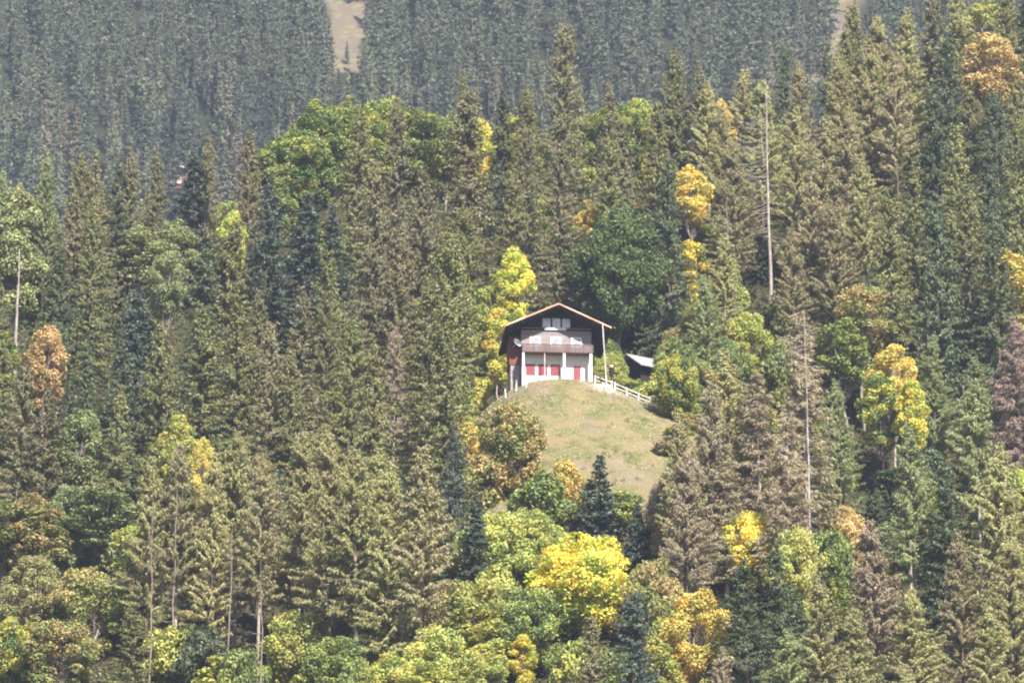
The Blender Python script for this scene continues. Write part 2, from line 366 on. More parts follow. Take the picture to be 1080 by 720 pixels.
floor_c = mix(rng_(noise(.35), .4, .6), (.055, .045, .028), (.042, .048, .022))
grass_c = mix(rng_(noise(.30, 7), .42, .58), (.19, .15, .08), (.105, .11, .042))
grass_c = mix(rng_(noise(1.6, 6, st=(1, 1, 1)), .52, .68), grass_c, (.20, .17, .11))
grass_c = mix(rng_(noise(.13, 3), .52, .62), grass_c, (.18, .145, .10))
scree_c = mix(rng_(noise(.05, 6), .42, .6), (.14, .11, .075), (.12, .105, .09))
scree_c = mix(rng_(noise(.35, 6), .5, .7), scree_c, (.17, .17, .09))
def att(n): return N(t, 'ShaderNodeAttribute', attribute_name=n).outputs['Fac']
sy = N(t, 'ShaderNodeSeparateXYZ'); L(geo.outputs['Position'], sy.inputs[0]); floor_c = mix(rng_(sy.outputs[1], 700, 800), floor_c, floor_far)
c = mix(att('grass'), floor_c, grass_c); c = mix(att('scree'), c, scree_c); c = mix(att('bare'), c, (.27, .225, .19))
d = N(t, 'ShaderNodeBsdfDiffuse'); L(c, d.inputs[0])
bp = N(t, 'ShaderNodeBump'); bp.inputs['Strength'].default_value = .35; bp.inputs['Distance'].default_value = .12; L(noise(2.2, 6), bp.inputs['Height']); L(bp.outputs[0], d.inputs['Normal'])
o = N(t, 'ShaderNodeOutputMaterial'); L(d.outputs[0], o.inputs[0]); me.materials.append(m)
tag(obj('hillside', me), kind='structure')

# ------------------------------------------------------------------ trees seen one by one: kind, u, v of the tip, height, radius, colour
LIST = """
larch 2 98 24 3.0 sage green
larch 24 118 22 2.8 pale olive
larch 50 112 27 2.8 sage green
spruce 82 142 26 3.6 olive green
spruce 104 130 27 3.4 brownish green
spruce 122 152 26 3.2 dark green
spruce 139 136 27 3.4 brownish green
spruce 168 132 26 3.0 brownish green
fir 207 158 24 4.4 blue-green
spruce 218 146 25 2.8 brownish green
spruce 262 138 27 4.0 brownish green
tree 240 185 12 3.5 fresh green
tall 243 220 20 2.2 yellow-green
tree 303 106 17 4.8 green and yellow
tree 288 128 15 4.2 mid green
tree 326 122 16 4.6 mid green
tree 352 98 16 4.6 mid green
tree 335 94 18 4.6 green and yellow
tree 368 76 18 5.0 green and yellow
tree 404 70 18 5.4 green and yellow
tree 438 66 17 5.2 mid green
tree 470 64 17 4.2 mid green
spruce 487 47 24 2.4 olive green
slim 507 58 16 2.4 bright yellow
fir 531 90 25 3.0 dark green
tree 562 52 16 3.0 yellow-green
spruce 595 26 33 4.6 brownish green
tree 612 112 14 3.4 fresh green
spruce 646 86 27 3.8 brownish green
tree 676 60 17 3.6 yellow-green
spruce 704 54 30 4.0 olive green
spruce 730 64 28 3.6 brownish green
tree 760 60 14 3.0 golden
larch 746 84 25 3.6 pale olive
larch 786 74 26 3.8 pale olive
spruce 823 44 22 3.0 dark green
larch 846 64 28 4.0 tan brown
spruce 868 48 27 3.0 dark green
spruce 902 6 30 4.2 olive green
larch 884 56 28 4.2 pale olive
larch 914 44 29 4.6 pale olive
larch 942 56 28 4.0 tan brown
spruce 974 -12 33 5.4 brownish green
spruce 998 36 27 3.8 dark green
larch 1008 -12 30 4.4 pale olive
tall 1046 34 25 4.6 orange
fir 1077 2 24 4.0 dark green
larch 930 18 30 4.8 pale olive
tree 1034 0 17 4.6 fresh green
spruce 1058 -14 28 4.4 olive green
larch 802 84 26 4.4 pale olive
spruce 716 62 28 4.0 olive green
spruce 556 96 26 4.2 olive green
tree 545 74 16 3.6 yellow-green
tree 638 104 16 4.2 mid green
tree 662 78 17 4.0 green and yellow
larch 955 10 30 4.6 pale olive
spruce 890 34 28 4.2 olive green
tree 20 184 21 5.8 pale green
spruce 1048 98 27 4.8 dark green
spruce 1026 88 27 4.4 olive green
spruce 1068 84 27 4.6 olive green
spruce 78 196 26 4.2 brownish green
spruce 98 218 26 4.0 olive green
spruce 58 262 26 4.4 dark green
tree 150 218 15 4.2 pale green
tree 186 206 15 3.6 pale green
fir 284 186 25 4.2 blue-green
fir 322 202 26 4.6 blue-green
fir 352 214 24 3.6 blue-green
spruce 240 238 29 4.8 olive green
spruce 214 262 27 4.2 dark green
fir 150 300 22 4.0 blue-green
tall 176 262 20 2.8 sage green
tall 52 343 20 2.8 orange
spruce 398 170 31 5.0 brownish green
spruce 424 104 29 4.4 brownish green
spruce 376 112 27 4.0 olive green
spruce 492 96 32 5.2 brownish green
spruce 445 178 31 4.6 brownish green
spruce 474 246 30 5.4 olive green
spruce 420 246 30 4.8 brownish green
spruce 352 262 28 4.4 olive green
spruce 318 300 26 4.2 brownish green
tall 345 232 20 2.8 mid green
spruce 553 136 27 3.8 brownish green
spruce 586 152 27 4.4 brownish green
spruce 540 180 26 4.2 olive green
tree 568 206 13 4.8 fresh green
tree 596 236 11 3.4 mid green
tall 542 264 18 2.6 bright yellow
tree 522 288 15 3.4 yellow-green
slim 526 326 13 2.2 bright yellow
slim 511 322 11 2.4 yellow-green
tree 622 208 14 3.2 golden
round 652 222 21 7.2 deep green
spruce 660 128 29 4.2 brownish green
spruce 692 108 29 4.4 olive green
spruce 706 168 30 4.6 dark green
spruce 640 148 27 4.0 olive green
tall 728 174 19 3.2 golden
slim 733 254 12 2.3 bright yellow
larch 762 112 27 4.0 pale olive
larch 776 150 26 4.0 tan brown
larch 836 112 28 4.4 pale olive
larch 866 124 28 4.4 tan brown
larch 852 182 28 4.4 tan brown
larch 892 118 29 4.6 tan brown
larch 912 166 27 4.2 pale olive
larch 880 212 27 4.2 tan brown
larch 836 240 24 3.8 tan brown
larch 762 246 22 3.8 pale olive
larch 744 290 20 3.4 sage green
spruce 986 90 31 4.8 dark green
spruce 1010 132 32 4.8 olive green
spruce 1040 148 30 4.6 dark green
spruce 1068 118 30 4.8 olive green
spruce 962 168 30 4.4 olive green
spruce 938 196 29 4.4 olive green
spruce 985 214 34 5.8 dark green
spruce 1020 196 30 4.6 olive green
spruce 1050 226 30 4.6 dark green
spruce 1078 196 30 4.4 olive green
tall 1062 266 22 4.2 golden
tall 908 298 21 4.2 russet
tall 892 336 18 4.0 mid green
tall 942 360 21 3.2 golden
tall 925 392 18 3.2 green and yellow
tall 958 400 19 2.3 bright yellow
bare 1072 334 25 4.0 pinkish grey
tree 738 316 13 4.2 russet
tree 786 330 13 4.0 yellow-green
tree 720 352 11 4.0 mid green
tree 712 372 9 3.4 green and yellow
bare 848 326 30 4.4 grey brown
bare 800 392 24 3.8 grey brown
bare 826 436 24 3.6 grey brown
larch 770 372 24 4.2 pale olive
larch 744 402 24 4.0 grey brown
larch 716 438 22 3.4 tan brown
larch 884 402 22 3.6 sage green
bare 764 470 18 3.0 grey brown
tree 806 470 12 3.8 green and yellow
tree 868 440 12 3.8 green and yellow
spruce 256 296 28 4.6 olive green
spruce 284 340 26 4.2 brownish green
spruce 216 322 28 4.4 olive green
spruce 172 342 28 4.6 olive green
spruce 132 360 26 4.4 dark green
spruce 95 352 24 3.6 dark green
spruce 20 386 26 4.8 brownish green
spruce 52 404 25 4.2 brownish green
spruce 2 352 26 4.2 olive green
tall 84 432 20 3.4 sage green
spruce 120 402 26 3.8 olive green
spruce 366 338 28 4.6 olive green
spruce 396 360 26 4.2 olive green
bare 416 342 19 2.2 grey brown
spruce 446 292 29 5.0 olive green
spruce 474 326 28 5.2 olive green
larch 342 306 24 3.6 olive green
spruce 312 372 24 3.8 olive green
tall 219 458 20 1.4 golden
tall 190 432 20 2.6 yellow-green
larch 158 482 27 3.6 pale olive
larch 190 466 28 4.0 tan brown
larch 226 476 27 3.8 pale olive
larch 252 452 28 4.2 pale olive
larch 276 478 27 4.0 tan brown
larch 322 456 28 4.4 pale olive
larch 352 458 28 4.2 pale olive
larch 378 474 27 4.4 pale olive
larch 410 486 27 4.2 pale olive
larch 444 472 28 4.6 tan brown
tree 36 522 14 4.6 russet
tree 6 530 13 4.2 mid green
tree 108 506 14 4.6 sage green
tree 76 508 13 3.6 sage green
tree 36 582 13 4.2 pale olive
tree 92 592 12 4.6 russet
slim 138 556 12 2.4 yellow-green
tree 64 648 10 4.6 russet
tree 10 650 9 4.0 green and yellow
spruce 143 640 15 3.2 olive green
bush 182 662 7 3.6 fresh green
tree 314 640 11 4.2 fresh green
tree 352 668 9 3.8 mid green
bush 236 690 5 3.4 yellow-green
spruce 477 446 20 3.0 blue-green
fir 500 520 16 2.8 blue-green
tree 540 422 12 4.4 russet
bush 508 478 7 3.2 russet
bush 490 446 6 2.6 golden
bush 596 486 6 2.2 golden
bush 570 500 7 3.6 mid green
sapling 630 480 11 3.5 blue-green
sapling 673 530 8.5 2.2 blue-green
tree 520 540 11 4.8 fresh green
tree 556 534 10 4.4 fresh green
bush 584 556 7 3.4 yellow-green
tree 614 566 12 6.2 bright yellow
tree 504 606 11 4.8 fresh green
slim 551 668 7 1.5 bright yellow
tree 560 618 10 4.4 mid green
spruce 664 624 18 3.4 blue-green
spruce 622 652 16 3.4 brownish green
tree 690 588 12 3.6 russet
bush 655 520 5 2.6 green and yellow
tree 736 622 13 4.0 golden
bush 698 530 7 2.4 russet
tree 786 536 10 4.2 bright yellow
tree 460 662 10 3.8 fresh green
tree 416 690 9 4.0 yellow-green
tree 704 500 12 3.0 grey brown
larch 722 478 23 3.8 grey brown
spruce 786 588 20 4.6 dark green
spruce 826 572 20 4.2 dark green
tree 838 556 12 3.4 fresh green
tree 884 534 10 3.6 orange
larch 922 546 24 4.4 grey brown
larch 868 606 22 4.0 pale olive
larch 898 640 20 3.8 pale olive
spruce 992 492 24 4.6 dark green
larch 962 452 26 4.0 sage green
larch 1028 402 29 4.6 sage green
larch 1050 470 28 4.6 pale olive
larch 1012 560 24 4.2 tan brown
larch 1062 566 24 4.4 pale olive
larch 964 620 20 3.8 pale olive
tree 1078 484 12 3.0 yellow-green
larch 830 660 18 3.8 sage green
larch 760 682 14 3.0 grey brown
larch 1040 640 20 4.2 pale olive
"""
for ln in LIST.strip().splitlines():
    k, u, v, H, Rr, *c = ln.split(); u, v, H, Rr = map(float, (u, v, H, Rr)); c = ' '.join(c)
    behind = 505 < u < 712 and v < 400 or k == 'round'
    x, y = locate(u, v, H, 517 if behind else 300)
    if k == 'round': x, y = x, max(y, 519)
    plant(k, x, y, H, Rr, c, 'list')
for ln in '''bush 15.5 505.5 3.5 2.4 green and yellow
bush 18 504 4 2.6 fresh green
bush 20.5 506 5 2.8 mid green
bush 24 503 5.5 3.2 green and yellow
bush 25.5 500.5 6 3.2 mid green
bush 17.5 511 4 2.6 russet
bush 21.5 511 6.5 3.2 green and yellow
bush 25 509 7 3.4 mid green
tree 13 517 8 3.0 fresh green
bush 22.5 517 6.5 3.0 mid green
bush 18.5 519.5 3.5 2.4 pale green
bush 25.5 519 8 3.4 russet
tree 12.2 524 9 3.2 green and yellow
tree 23.5 527 9 3.6 russet
bush 28.5 513 7 3.4 yellow-green
tree 29 523 10 3.6 mid green
bush -6.6 500 3.2 2.0 yellow-green
bush -8.5 503 5 2.6 mid green
bush -6.5 506 7 2.8 yellow-green
tree -8 511 10 3.2 yellow-green
bush -5 514 8 2.8 bright yellow
bush -8.8 498 3.5 2.2 fresh green
bush -4.2 489 1.8 1.5 russet
bush 20.5 485 2.2 1.8 green and yellow
bush 19 480 2.6 1.9 grey brown
bush -6.5 493.5 2.2 1.7 mid green
bush 22.5 491 2.4 1.9 russet'''.splitlines():
    k, x, y, H, Rr, *c = ln.split(); plant(k, float(x), float(y), float(H), float(Rr), ' '.join(c), 'list')
_r = random.Random(4)                                        # the loose light-green thicket below the knoll
for k in range(70):
    u_, v_ = _r.uniform(385, 715), _r.uniform(530, 712)
    if u_ < 470 and v_ < 640: continue
    if any(abs(u_-a) < 26 and v_ < b for a, b in ((614, 640), (664, 700), (630, 560), (622, 700), (736, 700), (551, 700))): continue
    H_ = _r.uniform(5.5, 9.5); x, y = locate(u_, v_, H_)
    if float(in_meadow(x, y)) > .02 or any(math.hypot(T['x']-x, T['y']-y) < 2.6 for T in TREES): continue
    plant(_r.choice(['bush', 'bush', 'slim', 'tree']), x, y, H_, _r.uniform(2.2, 3.6), _r.choice(['fresh green', 'fresh green', 'yellow-green', 'mid green', 'green and yellow', 'pale green', 'russet']), 'list')
nlist = len(TREES)
# the wood between them, taking its kind from what grows around
rf = random.Random(21)
def clear_zone(u, v, half, vb):                           # keeps the chalet, the meadow, the shed and the cottage in view
    for (u0, v0, u1, v1) in ((522, 312, 652, 420), (508, 405, 712, 455), (560, 440, 705, 520), (648, 366, 716, 420), (146, 172, 194, 202)):
        if u+half > u0 and u-half < u1 and v < v1 and vb > v0: return True
    return False
def ridge_v(u): return np.interp(u, [0, 60, 170, 200, 250, 300, 370, 480, 530, 600, 640, 700, 760, 830, 880, 950, 1080], [125, 140, 150, 165, 175, 120, 90, 80, 95, 70, 100, 70, 80, 70, 60, 20, -20])
yy = 392.0
while yy < 662:
    xx = -92+rf.uniform(0, 5)
    while xx < 92:
        x = xx+rf.uniform(-2, 2); y = yy+rf.uniform(-2, 2); xx += 7.4
        if float(in_meadow(x, y)) > .02: continue
        if -4 < x < 28 and 490 < y < 524: continue
        H = rf.uniform(19, 27); z = tz(x, y)
        u, v, d = proj(x, y, z+H); ub, vb, _ = proj(x, y, z)
        if not (-25 < u < 1105 and v < 716 and v > ridge_v(u)+35): continue
        near = sorted(TREES[:nlist], key=lambda T: (T['u']-u)**2+.6*(T['v']-v)**2)[:6]
        cand = [T for T in near if T['kind'] in ('spruce', 'larch', 'fir')] or near[:1]
        T0 = rf.choice(cand[:2]); kind, colr = T0['kind'], T0['col']
        if kind in ('tree', 'tall', 'low', 'round', 'slim', 'bush', 'bare', 'sapling'): kind, colr = 'larch', 'pale olive'
        Rr = rf.uniform(3.4, 4.6)
        if clear_zone(u, v, Rr*FPX/d*.95, vb) and y < 522:
            H = 7.; Rr = 2.6; kind = 'bush'; colr = rf.choice(['mid green', 'russet', 'green and yellow', 'fresh green'])
            u, v, d = proj(x, y, z+H)
            if clear_zone(u, v, Rr*FPX/d, vb): continue
        bad = False
        for T in TREES:
            dd = math.hypot(T['x']-x, T['y']-y)
            if dd < (2.6 if kind != 'bush' else 2.2): bad = True; break
        if bad: continue
        for T in TREES[:nlist]:
            if y < T['y'] and abs(u-T['u']) < .75*(Rr+T['R'])*8.3:
                need = {'spruce': 75, 'fir': 70, 'larch': 80, 'bare': 110, 'tree': 80, 'low': 80, 'slim': 95, 'tall': 85, 'round': 150, 'bush': 45, 'sapling': 85}[T['kind']]
                if v < T['v']+need and vb > T['v']+10: bad = True; break
        if bad:                                           # something low still grows there
            if rf.random() > .5 or kind == 'bush': continue
            H = rf.uniform(7, 10); Rr = rf.uniform(2.4, 3.2); kind = rf.choice(['bush', 'sapling', 'slim']); colr = rf.choice(['mid green', 'olive green', 'dark green', 'green and yellow'])
            u, v, d = proj(x, y, z+H)
            if v > 716 or clear_zone(u, v, Rr*FPX/d, vb): continue
        plant(kind, x, y, H, Rr, colr, 'fill')
    yy += 8.2
# ------------------------------------------------------------------ the wood on the far slope
rfar = random.Random(9); fars = []
y = 1085.0
while y < 1345:
    x = -175+rfar.uniform(0, 9)
    while x < 175:
        px, py = x+rfar.uniform(-3.6, 3.6), y+rfar.uniform(-6, 6); x += 8.2
        H = rfar.uniform(22, 35); z = tz(px, py); u, v, d = proj(px, py, z+H); ub, vb, _ = proj(px, py, z)
        if not (-12 < u < 1092) or vb < -2: continue
        gap = False
        if abs(u-(364+9*math.sin(v*.09))) < rfar.uniform(16, 28) and v < 50: gap = True
        if abs(u-(876-.35*(v-20))) < rfar.uniform(14, 32) and v < 60: gap = True
        if gap:
            if rfar.random() < .65: continue
            H = rfar.uniform(5, 14)
        if abs(u-170) < 30 and py < 1152 and v < 230 and v > 60: continue
        fars.append((px, py, H, u, v))
    y += 11
# hidden ones are left out: keep those whose tip rises above the near ridge
fars = [f for f in fars if f[4] < ridge_v(f[3])+30]
fars.sort(key=lambda f: -f[4])
def place_name(u, v):
    h = 'high' if v < 45 else 'low'
    if u < 340: return h+' on the far slope, left of the pale scree strip', 'far spruces left of the scree, '+h
    if u < 600: return h+' on the far slope, right of the pale scree strip', 'far spruces right of the scree, '+h
    return h+' on the far slope, left of the tan clearing', 'far spruces left of the tan clearing, '+h
protos = {}
NF = 175; FARO = []
stuff_bm = []
for n, (px, py, H, u, v) in enumerate(fars):
    k = rfar.randrange(len(FAR)); p = FAR[k]; rz = rfar.uniform(0, 6.28); s = H/p['H']; colr = rfar.choice([(.08, .10, .055), (.12, .135, .07), (.045, .06, .04), (.16, .145, .09), (.06, .08, .05), (.14, .16, .085)])
    if n < NF:
        if k in protos: o = protos[k].copy(); C.objects.link(o)
        else: o = obj('distant_spruce', p['mesh']); protos[k] = o
        o.location = (px, py, tz(px, py)-.4); o.rotation_euler = (0, 0, rz); o.scale = (s*rfar.uniform(.85, 1.2),)*2+(s,)
        o.color = (*colr, 1); o['tint'] = [c*1.4 for c in colr]
        FARO.append(o); lb, g = place_name(u, v)
        tag(o, 'slender hazy blue-green spruce '+lb, 'distant spruce', g)
    else: stuff_bm.append((k, px, py, tz(px, py)-.4, rz, s*rfar.uniform(.9, 1.15), s))
if stuff_bm:
    Vs, Fs, Mi, Va = [], [], [], []; n0 = 0; cache = {}
    for k, px, py, pz, rz, s, sz in stuff_bm:
        if k not in cache:
            me = FAR[k]['mesh']; V = np.empty(len(me.vertices)*3, np.float32); me.vertices.foreach_get('co', V)
            Fq = np.empty(len(me.loops), np.int32); me.loops.foreach_get('vertex_index', Fq); mi = np.empty(len(me.polygons), np.int32); me.polygons.foreach_get('material_index', mi)
            cache[k] = (V.reshape(-1, 3), Fq.reshape(-1, 4), mi)
        V, Fq, mi = cache[k]; c_, s_ = math.cos(rz), math.sin(rz)
        W = np.column_stack([(V[:, 0]*c_-V[:, 1]*s_)*s+px, (V[:, 0]*s_+V[:, 1]*c_)*s+py, V[:, 2]*sz+pz])
        Vs.append(W); Fs.append(Fq+n0); Mi.append(mi); n0 += len(V); Va.append(np.random.default_rng(int(px*7)+9999).uniform(0, 1, len(Fq)))
    V = np.concatenate(Vs); Fq = np.concatenate(Fs)
    me = bpy.data.meshes.new('far_spruce_wood'); me.vertices.add(len(V)); me.vertices.foreach_set('co', V.astype(np.float32).ravel())
    me.loops.add(Fq.size); me.loops.foreach_set('vertex_index', Fq.astype(np.int32).ravel()); me.polygons.add(len(Fq)); me.polygons.foreach_set('loop_start', np.arange(0, Fq.size, 4, dtype=np.int32))
    me.polygons.foreach_set('material_index', np.concatenate(Mi)); a = me.attributes.new('var', 'FLOAT', 'FACE'); a.data.foreach_set('value', np.concatenate(Va).astype(np.float32))
    me.update(calc_edges=True); me.materials.append(M['needle']); me.materials.append(M['bark'])
    o = obj('far_spruce_wood', me); o.color = (.09, .12, .065, 1); o['tint'] = [.13, .14, .08]
    tag(o, 'mass of hazy blue spruces covering the topmost visible part of the far slope', 'distant wood', kind='stuff')
import sys; print('far', len(fars), file=sys.stderr)

# ------------------------------------------------------------------ the chalet
S = {}
S['white'] = solid('white_render', (.74, .73, .71), .85, noise=.10, scale=1.2, spec=.2)
S['whitepaint'] = solid('white_paint', (.82, .82, .83), .6, noise=.06)
def boards(name, c1, c2, vertical=False, pitch=.16, rough=.85):
    m, t = mat(name); L = t.links.new
    tc = N(t, 'ShaderNodeTexCoord'); sp = N(t, 'ShaderNodeSeparateXYZ'); L(tc.outputs['Object'], sp.inputs[0])
    mu = N(t, 'ShaderNodeMath', operation='MULTIPLY'); mu.inputs[1].default_value = 1/pitch
    if vertical:
        ad = N(t, 'ShaderNodeMath', operation='ADD'); L(sp.outputs[0], ad.inputs[0]); L(sp.outputs[1], ad.inputs[1]); L(ad.outputs[0], mu.inputs[0])
    else: L(sp.outputs[2], mu.inputs[0])
    fl = N(t, 'ShaderNodeMath', operation='FLOOR'); L(mu.outputs[0], fl.inputs[0])
    fr = N(t, 'ShaderNodeMath', operation='FRACT'); L(mu.outputs[0], fr.inputs[0])
    wn = N(t, 'ShaderNodeTexWhiteNoise', noise_dimensions='1D'); L(fl.outputs[0], wn.inputs['W'])
    no = N(t, 'ShaderNodeTexNoise'); no.inputs['Scale'].default_value = 2.2; no.inputs['Detail'].default_value = 5; L(tc.outputs['Object'], no.inputs['Vector'])
    av = N(t, 'ShaderNodeMath', operation='ADD'); L(wn.outputs[0], av.inputs[0]); L(no.outputs[0], av.inputs[1])
    r = N(t, 'ShaderNodeMapRange'); r.inputs[1].default_value = .45; r.inputs[2].default_value = 1.5; L(av.outputs[0], r.inputs[0])
    mx = N(t, 'ShaderNodeMix', data_type='RGBA'); mx.inputs[6].default_value = (*c1, 1); mx.inputs[7].default_value = (*c2, 1); L(r.outputs[0], mx.inputs[0])
    p = N(t, 'ShaderNodeBsdfPrincipled'); p.inputs['Roughness'].default_value = rough; p.inputs['Specular IOR Level'].default_value = .2; L(mx.outputs[2], p.inputs['Base Color'])
    gp = N(t, 'ShaderNodeMapRange'); gp.inputs[1].default_value = 0; gp.inputs[2].default_value = .12; L(fr.outputs[0], gp.inputs[0])
    b = N(t, 'ShaderNodeBump'); b.inputs['Strength'].default_value = .8; b.inputs['Distance'].default_value = .02; L(gp.outputs[0], b.inputs['Height']); L(b.outputs[0], p.inputs['Normal'])
    o = N(t, 'ShaderNodeOutputMaterial'); L(p.outputs[0], o.inputs[0]); return m
S['grey'] = boards('weathered_boards', (.23, .195, .20), (.33, .29, .30))
S['rail'] = boards('balcony_boards', (.13, .09, .09), (.21, .155, .15), True, .14)
S['dark'] = boards('dark_stained_boards', (.022, .018, .020), (.035, .028, .028), True, .18)
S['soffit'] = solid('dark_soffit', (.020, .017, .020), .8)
S['redwood'] = boards('red_brown_boards', (.24, .085, .065), (.17, .065, .05))
S['mauve'] = solid('worn_plinth', (.36, .30, .31), .9, noise=.3, scale=3)
S['red'] = solid('red_paint', (.28, .06, .075), .55, noise=.2, scale=2)
S['fascia'] = solid('orange_fascia', (.60, .30, .17), .7, col2=(.60, .46, .38), scale=.3)
S['tile'] = solid('brown_roof_tiles', (.16, .085, .06), .8, noise=.4, scale=5, bump=.5)
S['glass'] = solid('window_glass', (.70, .72, .80), .12, spec=.6, noise=.2, scale=.9)
S['curtain'] = solid('window_with_curtain', (.34, .36, .44), .35, noise=.25, scale=1.5)
S['metal'] = solid('galvanised_metal', (.45, .46, .48), .45, noise=.2, metal=.3)
S['stone'] = solid('pale_stone', (.50, .42, .38), .9, noise=.3, scale=2, bump=.4)
S['pole'] = solid('grey_weathered_pole', (.60, .56, .52), .8, noise=.3, stretch=(1, 1, .3))
S['whitewood'] = solid('whitewashed_timber', (.72, .70, .69), .8, noise=.25, scale=2)
def box(bm, x0, x1, y0, y1, z0, z1, rot=None):
    vs_ = [Vector((x, y, z)) for x in (x0, x1) for y in (y0, y1) for z in (z0, z1)]
    if rot:
        c = Vector(((x0+x1)/2, (y0+y1)/2, (z0+z1)/2)); vs_ = [c+rot@(v-c) for v in vs_]
    v = [bm.verts.new(p) for p in vs_]
    for f in ((0, 1, 3, 2), (4, 6, 7, 5), (0, 4, 5, 1), (2, 3, 7, 6), (0, 2, 6, 4), (1, 5, 7, 3)): bm.faces.new([v[i] for i in f])
def prism(bm, poly, y0, y1):                               # poly of (x, z), extruded along y
    a = [bm.verts.new((x, y0, z)) for x, z in poly]; b = [bm.verts.new((x, y1, z)) for x, z in poly]; n = len(poly)
    bm.faces.new(a); bm.faces.new(b[::-1])
    for i in range(n): bm.faces.new((a[i], b[i], b[(i+1) % n], a[(i+1) % n]))
def build(name, m, parent, fn, bevel=0, label=None):
    bm = bmesh.new(); fn(bm); bmesh.ops.recalc_face_normals(bm, faces=bm.faces)
    if bevel: bmesh.ops.bevel(bm, geom=bm.edges[:], offset=bevel, segments=1, affect='EDGES')
    me = bpy.data.meshes.new(name); bm.to_mesh(me); bm.free(); me.materials.append(m)
    o = obj(name, me, parent)
    if label: o['label'] = label
    return o
ch = obj('chalet', None); ch.location = (5.8, 500.2, 147.62); ch.rotation_euler = (0, 0, R(4.5))
tag(ch, 'white and dark timber chalet with wide gable roof standing on the grassy knoll', 'chalet')
AP, EV, HW = 9.65, 6.60, 6.75                               # apex, eaves, half width of the roof
sl = (AP-EV)/HW
def under(x): return AP-.26-sl*abs(x)
def gable(x0, x1, z0): return [(x0, z0), (x1, z0), (x1, under(x1)), (0, under(0)), (x0, under(x0))]
build('ground_floor_wall', S['white'], ch, lambda b: box(b, -4.55, 4.36, 0, 10.2, -1.8, 3.45))
build('timber_wall', S['grey'], ch, lambda b: prism(b, [(-4.6, 3.45), (4.4, 3.45), (4.4, 6.75), (-4.6, 6.75)], .02, 10.1))
build('gable_wall', S['dark'], ch, lambda b: prism(b, [(-4.62, 6.75), (4.42, 6.75), (4.42, under(4.42)), (0, under(0)), (-4.62, under(4.62))], .06, 10.08))
build('lit_gable_panel', S['grey'], ch, lambda b: prism(b, [(-4.6, 6.752), (4.4, 6.752), (4.4, 6.95), (1.3, 7.1), (-1.8, 7.1), (-4.6, 6.95)], .0, .058)) if False else None
wing = build('side_wing_wall', S['redwood'], ch, lambda b: box(b, -6.05, -4.66, 1.2, 5.6, 2.45, 6.2), label='red-brown boarded wall of the narrow side wing')
build('side_wing_base', S['mauve'], ch, lambda b: box(b, -5.9, -4.7, 1.3, 5.5, -2.2, 2.448))
def roof(b):
    th = .20
    P = [(-HW, EV-th), (0, AP-th), (HW, EV-th), (HW, EV), (0, AP), (-HW, EV)]
    prism(b, P, -2.3, 10.8)
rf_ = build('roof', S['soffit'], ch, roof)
def tiles(b):
    for s in (-1, 1):
        n = 22
        for i in range(n):
            xa, xb = s*HW*(i/n), s*HW*((i+1)/n+.01)
            za, zb = AP-sl*abs(xa), AP-sl*abs(xb)
            prism(b, [(xa, za+.01), (xb, zb+.01), (xb, zb+.07), (xa, za+.045)], -2.28, 10.78)
build('roof_tiles', S['tile'], ch, tiles)
for s in (-1, 1):
    def barge(b, s=s): prism(b, [(0, AP-.09), (s*(HW+.04), EV-.10), (s*(HW+.04), EV+.09), (0, AP+.10)], -2.37, -2.305)
    build('barge_board', S['fascia'], ch, barge)
def rafters(b):
    for yy_ in (-1.6, -.6): pass
    for s in (-1, 1):
        for y0 in np.arange(-1.9, 10.6, 1.1):
            x0, x1 = s*4.8, s*(HW-.08)
            prism(b, [(x0, under(x0)-.02), (x1, under(x1)-.02), (x1, under(x1)-.14), (x0, under(x0)-.14)], y0, y0+.1)
    for x in (-6.2, -4.6, -2.3, 0, 2.3, 4.4, 6.2): box(b, x-.08, x+.08, -2.2, .05, under(x)-.22, under(x)-.02)
build('rafters', S['dark'], ch, rafters)
# balcony
bal = build('balcony', S['rail'], ch, lambda b: box(b, -4.62, 4.42, -1.42, -.002, 3.46, 3.58))
def railing(b):
    for i in range(62):
        x = -4.6+i*.1472; box(b, x, x+.125, -1.50, -1.465, 3.40, 4.42)
    box(b, -4.66, 4.46, -1.52, -1.42, 4.422, 4.50); box(b, -4.66, 4.46, -1.462, -1.422, 3.7, 3.78)
    for x in (-4.62, 4.38): box(b, x, x+.04, -1.42, 0, 3.585, 4.42)
build('railing', S['rail'], bal, railing)
for x, wd in ((-4.46, .26), (.77, .30), (4.2, .34)):
    def post(b, x=x, wd=wd): box(b, x-wd/2, x+wd/2, -1.40, -1.40+wd, -1.9, 3.398); box(b, x-wd*.62, x+wd*.62, -1.43, -1.37+wd, -1.9, .5)
    build('post', S['white'], ch, post)
build('slender_post', S['pole'], ch, lambda b: box(b, -1.78, -1.68, -1.36, -1.26, -1.6, 3.45))
